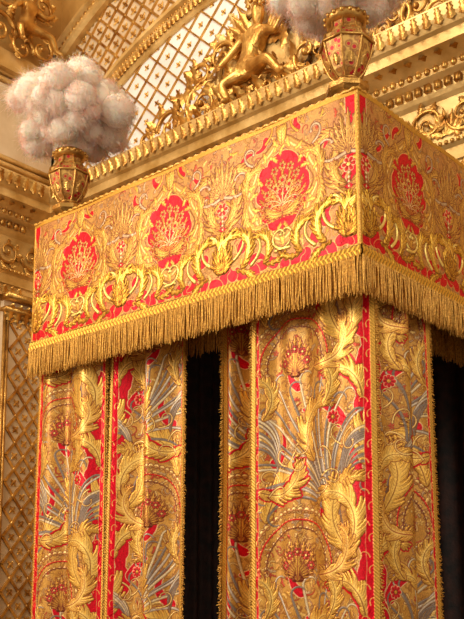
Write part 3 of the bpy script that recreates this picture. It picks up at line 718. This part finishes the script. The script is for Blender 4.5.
m=MB()
for y in(2.09,2.13,2.64,2.68): m.tube([(SX+.065,y,.2),(SX+.065,y,2),(SX+.065,y,4.66)],.017,8,N=(0,1,0))
m.box((SX+.08,2.385,4.66),(.05,.33,.02)); m.box((SX+.10,2.385,4.79),(.08,.34,.03))
for i in range(6): m.leaf((SX+.07,2.13+.1*i,4.55),(0.15,0,1),(1,0,0),.2,.11,1.0)
setp(m.obj('trim_16',GOLD,None,True),'gilt pilaster frame and leaf capital',kind='structure')
m=MB(); 
for z in(6.25,6.32,7.2,7.28): m.tube([(SX+.02,y,z) for y in(-1,0,1,2,BK)],.03,8)
setp(m.obj('trim_17',GOLDP,None,True),'gilt wall mouldings',kind='structure')
m=MB(); m.box((SX+.01,1.2,6.75),(.012,1.45,.40)); setp(m.obj('trim_18',PANELT,None,False),kind='structure')
# ================================================================== sculptures
e=bpy.data.objects.new('gilded_sculpture',None); e.location=(-2.70,2.50,5.99); link(e); setp(e,'gilded carved winged child among acanthus scrolls on the cornice','sculpture')
pts=[(0,0,.28),(0,0,.42),(.03,0,.56),(.05,0,.64),(.08,-.02,.73),(.08,-.03,.80), (.13,0,.57),(.25,-.03,.50),(.36,-.06,.60),(-.10,0,.57),(-.20,-.04,.46),(-.26,-.10,.36),(.12,-.08,.25),(.26,-.14,.22),(.36,-.12,.08),(.42,-.16,.06),(-.10,-.06,.24),(-.20,-.14,.16),(-.14,-.13,.02),(-.16,-.19,.01)]
edg=[(0,1),(1,2),(2,3),(3,4),(4,5),(2,6),(6,7),(7,8),(2,9),(9,10),(10,11),(0,12),(12,13),(13,14),(14,15),(0,16),(16,17),(17,18),(18,19)]
rad=[.095,.09,.095,.04,.075,.06,.05,.036,.026,.05,.036,.026,.07,.052,.034,.022,.07,.052,.034,.022]
def skinfig(parent,loc,scale=1.0,mir=1):
    me=bpy.data.meshes.new('figure'); me.from_pydata([(x*scale*mir,y*scale,z*scale) for x,y,z in pts],edg,[]); o=bpy.data.objects.new('figure',me); link(o,parent); o.location=loc
    o.modifiers.new('skin','SKIN')
    if not me.skin_vertices:
        bpy.context.view_layer.objects.active=o
        try: bpy.ops.mesh.customdata_skin_add()
        except Exception as ex: print(ex)
    sv=me.skin_vertices[0].data
    for i,r in enumerate(rad): sv[i].radius=(r*scale*.85,r*scale*.85)
    sv[0].use_root=True
    sb=o.modifiers.new('sub','SUBSURF'); sb.levels=2; sb.render_levels=2; me.materials.append(GOLD); return o
try: skinfig(e,(0,0,0),1.15)
except Exception as ex: print('skin fail',ex)
m=MB()
for sd,dx in((1,.08),(-1,-.02)):
    for k in range(8): m.leaf((dx,.06,.60),(sd*(.4+.12*k),.02,1.0-.17*k),(0,-1,0),.48-.03*k,.085,.3)
m.obj('wing',GOLD,e,True).location=(0,0,0)
m=MB()
for q in range(26):
    a=random.uniform(0,2*PI); b_=random.uniform(-.3,1.3); rr=.085; m.ell((.092+rr*math.cos(a)*math.cos(b_),-.03+rr*math.sin(a)*math.cos(b_),.885+rr*math.sin(b_)),(.022,.022,.022),seg=6,rings=4)
m.obj('hair',GOLD,e,True).location=(0,0,0)
m=MB()
for (x,z,R,a,h) in((-.60,.22,.22,PI/2,1),(-1.02,.15,.17,PI,-1),(.60,.24,.22,PI/2,-1),(1.0,.16,.17,0,1),(-.36,.60,.14,0,1),(.50,.66,.14,PI,-1),(-1.36,.11,.12,PI,1),(1.35,.12,.12,0,-1),(.15,.12,.14,0,1),(-.12,.12,.12,PI,-1),(-.62,.52,.12,PI,-1),(.75,.50,.12,0,1)):
    m.scroll((x,.02,z),Ub,Zb,Nb,R,a,1.4,h,.026,6,R*1.1)
for k in range(60):
    x=random.uniform(-1.0,1.1); m.leaf((x,.02,random.uniform(.0,.42)),(random.uniform(-1,1),-.2,random.uniform(.2,1)),(0,-1,0),random.uniform(.12,.24),.08,1.0)
m.obj('acanthus_scrolls',GOLD,e,True).location=(0,0,0)
m=MB(); m.ell((.0,.12,.48),(.46,.05,.47),noise=.02,seg=28,rings=14); m.tube([(.49*math.cos(t),.10,.48+.50*math.sin(t)) for t in np.linspace(0,2*PI,40)],.035,8,N=(0,1,0))
for k in range(18):
    t=2*PI*k/18; m.leaf((.50*math.cos(t),.10,.48+.51*math.sin(t)),(math.cos(t),-.2,math.sin(t)),(0,-1,0),.15,.09,.8)
m.obj('cartouche',GOLDP,e,True).location=(0,0,0)
e2=bpy.data.objects.new('gilded_relief',None); e2.location=(-1.5,2.70,6.0); link(e2); setp(e2,'gilded carved trophy relief of scrolls and leaves above the cornice','wall relief')
m=MB()
m.tube([(-.65+.115*i,0,.5+.08*math.sin(i*1.3)) for i in range(20)],.03,7,N=(0,1,0))
for k in range(24):
    x=-.60+.095*k; z=.5+.30*(1 if k%2 else -1)*random.uniform(.4,1); m.scroll((x,0,z),Ub,Zb,Nb,random.uniform(.12,.18),random.uniform(0,6),1.3,random.choice([-1,1]),.024,5)
m.obj('carving',GOLD,e2,True).location=(0,0,0)
m=MB(); m.box((.45,.02,.5),(1.15,.015,.5)); m.obj('panel',GOLDP,e2,False).location=(0,0,0)
e3=bpy.data.objects.new('gilded_sculpture',None); e3.location=(SX+.15,2.10,7.45); link(e3); setp(e3,'gilded carved child with leafy scrolls high on the side wall','sculpture')
try:
    o=skinfig(e3,(0.10,0,.05),.9); o.rotation_euler=(0,0,PI/2)
except Exception as ex: print(ex)
m=MB()
for (y,z,R,a,h) in((-.30,.2,.2,0,1),(.25,.2,.18,PI,-1),(-.25,.65,.16,0,-1),(.25,.7,.15,PI,1),(0,.1,.15,0,1),(-.45,.5,.12,0,1),(0,.85,.14,0,-1)):
    m.scroll((.0,y,z),UL,Zb,NL_,R,a,1.4,h,.028,6,R*1.0)
m.obj('acanthus_scrolls',GOLD,e3,True).location=(0,0,0)
m=MB(); m.box((-.085,0,-.08),(.064,.45,.10)); m.obj('bracket',GOLDP,e3,False).location=(0,0,0)
# ================================================================== LIGHT
w=bpy.data.worlds.new('w'); sc.world=w; w.use_nodes=True; nt=w.node_tree; bg=nt.nodes['Background']
tcn=N_(nt,'ShaderNodeTexCoord'); gr=N_(nt,'ShaderNodeTexNoise'); gr.inputs['Scale'].default_value=2.2
nt.links.new(tcn.outputs['Generated'],gr.inputs['Vector']); cr=N_(nt,'ShaderNodeValToRGB'); cr.color_ramp.elements[0].position=.38; cr.color_ramp.elements[1].position=.62
cr.color_ramp.elements[0].color=(.42,.31,.20,1); cr.color_ramp.elements[1].color=(1.0,.90,.74,1)
nt.links.new(gr.outputs['Fac'],cr.inputs['Fac']); nt.links.new(cr.outputs['Color'],bg.inputs['Color']); bg.inputs['Strength'].default_value=.82
def area(name,loc,tgt,size,energy,col):
    l=bpy.data.lights.new(name,'AREA'); l.size=size[0]; l.size_y=size[1]; l.shape='RECTANGLE'; l.energy=energy; l.color=col
    o=bpy.data.objects.new(name,l); o.location=loc; o.rotation_euler=(Vector(tgt)-Vector(loc)).to_track_quat('-Z','Y').to_euler(); link(o); return o
area('window_light',(-3.8,-5.8,5.2),(-1.2,1,3.6),(2.0,3.6),440,(1,.92,.79))
area('window_light',(5.5,-2.5,5.5),(-1,1,4.5),(2.5,4),125,(1,.90,.74))
area('overhead_light',(-2.6,-.6,8.6),(-2.6,1.6,6.3),(2,2),125,(1,.88,.70))  # warm area light from overhead, aimed at the arch and cornice
# ================================================================== CAMERA
cam=bpy.data.cameras.new('camera'); co=bpy.data.objects.new('camera',cam); link(co)
co.location=(2.193,-3.394,1.6); co.rotation_euler=(math.radians(90+9.08),0,math.radians(41.05))
cam.sensor_fit='VERTICAL'; cam.sensor_height=36; cam.lens=36*939/619; cam.shift_y=150.5/619; cam.clip_end=60
sc.camera=co
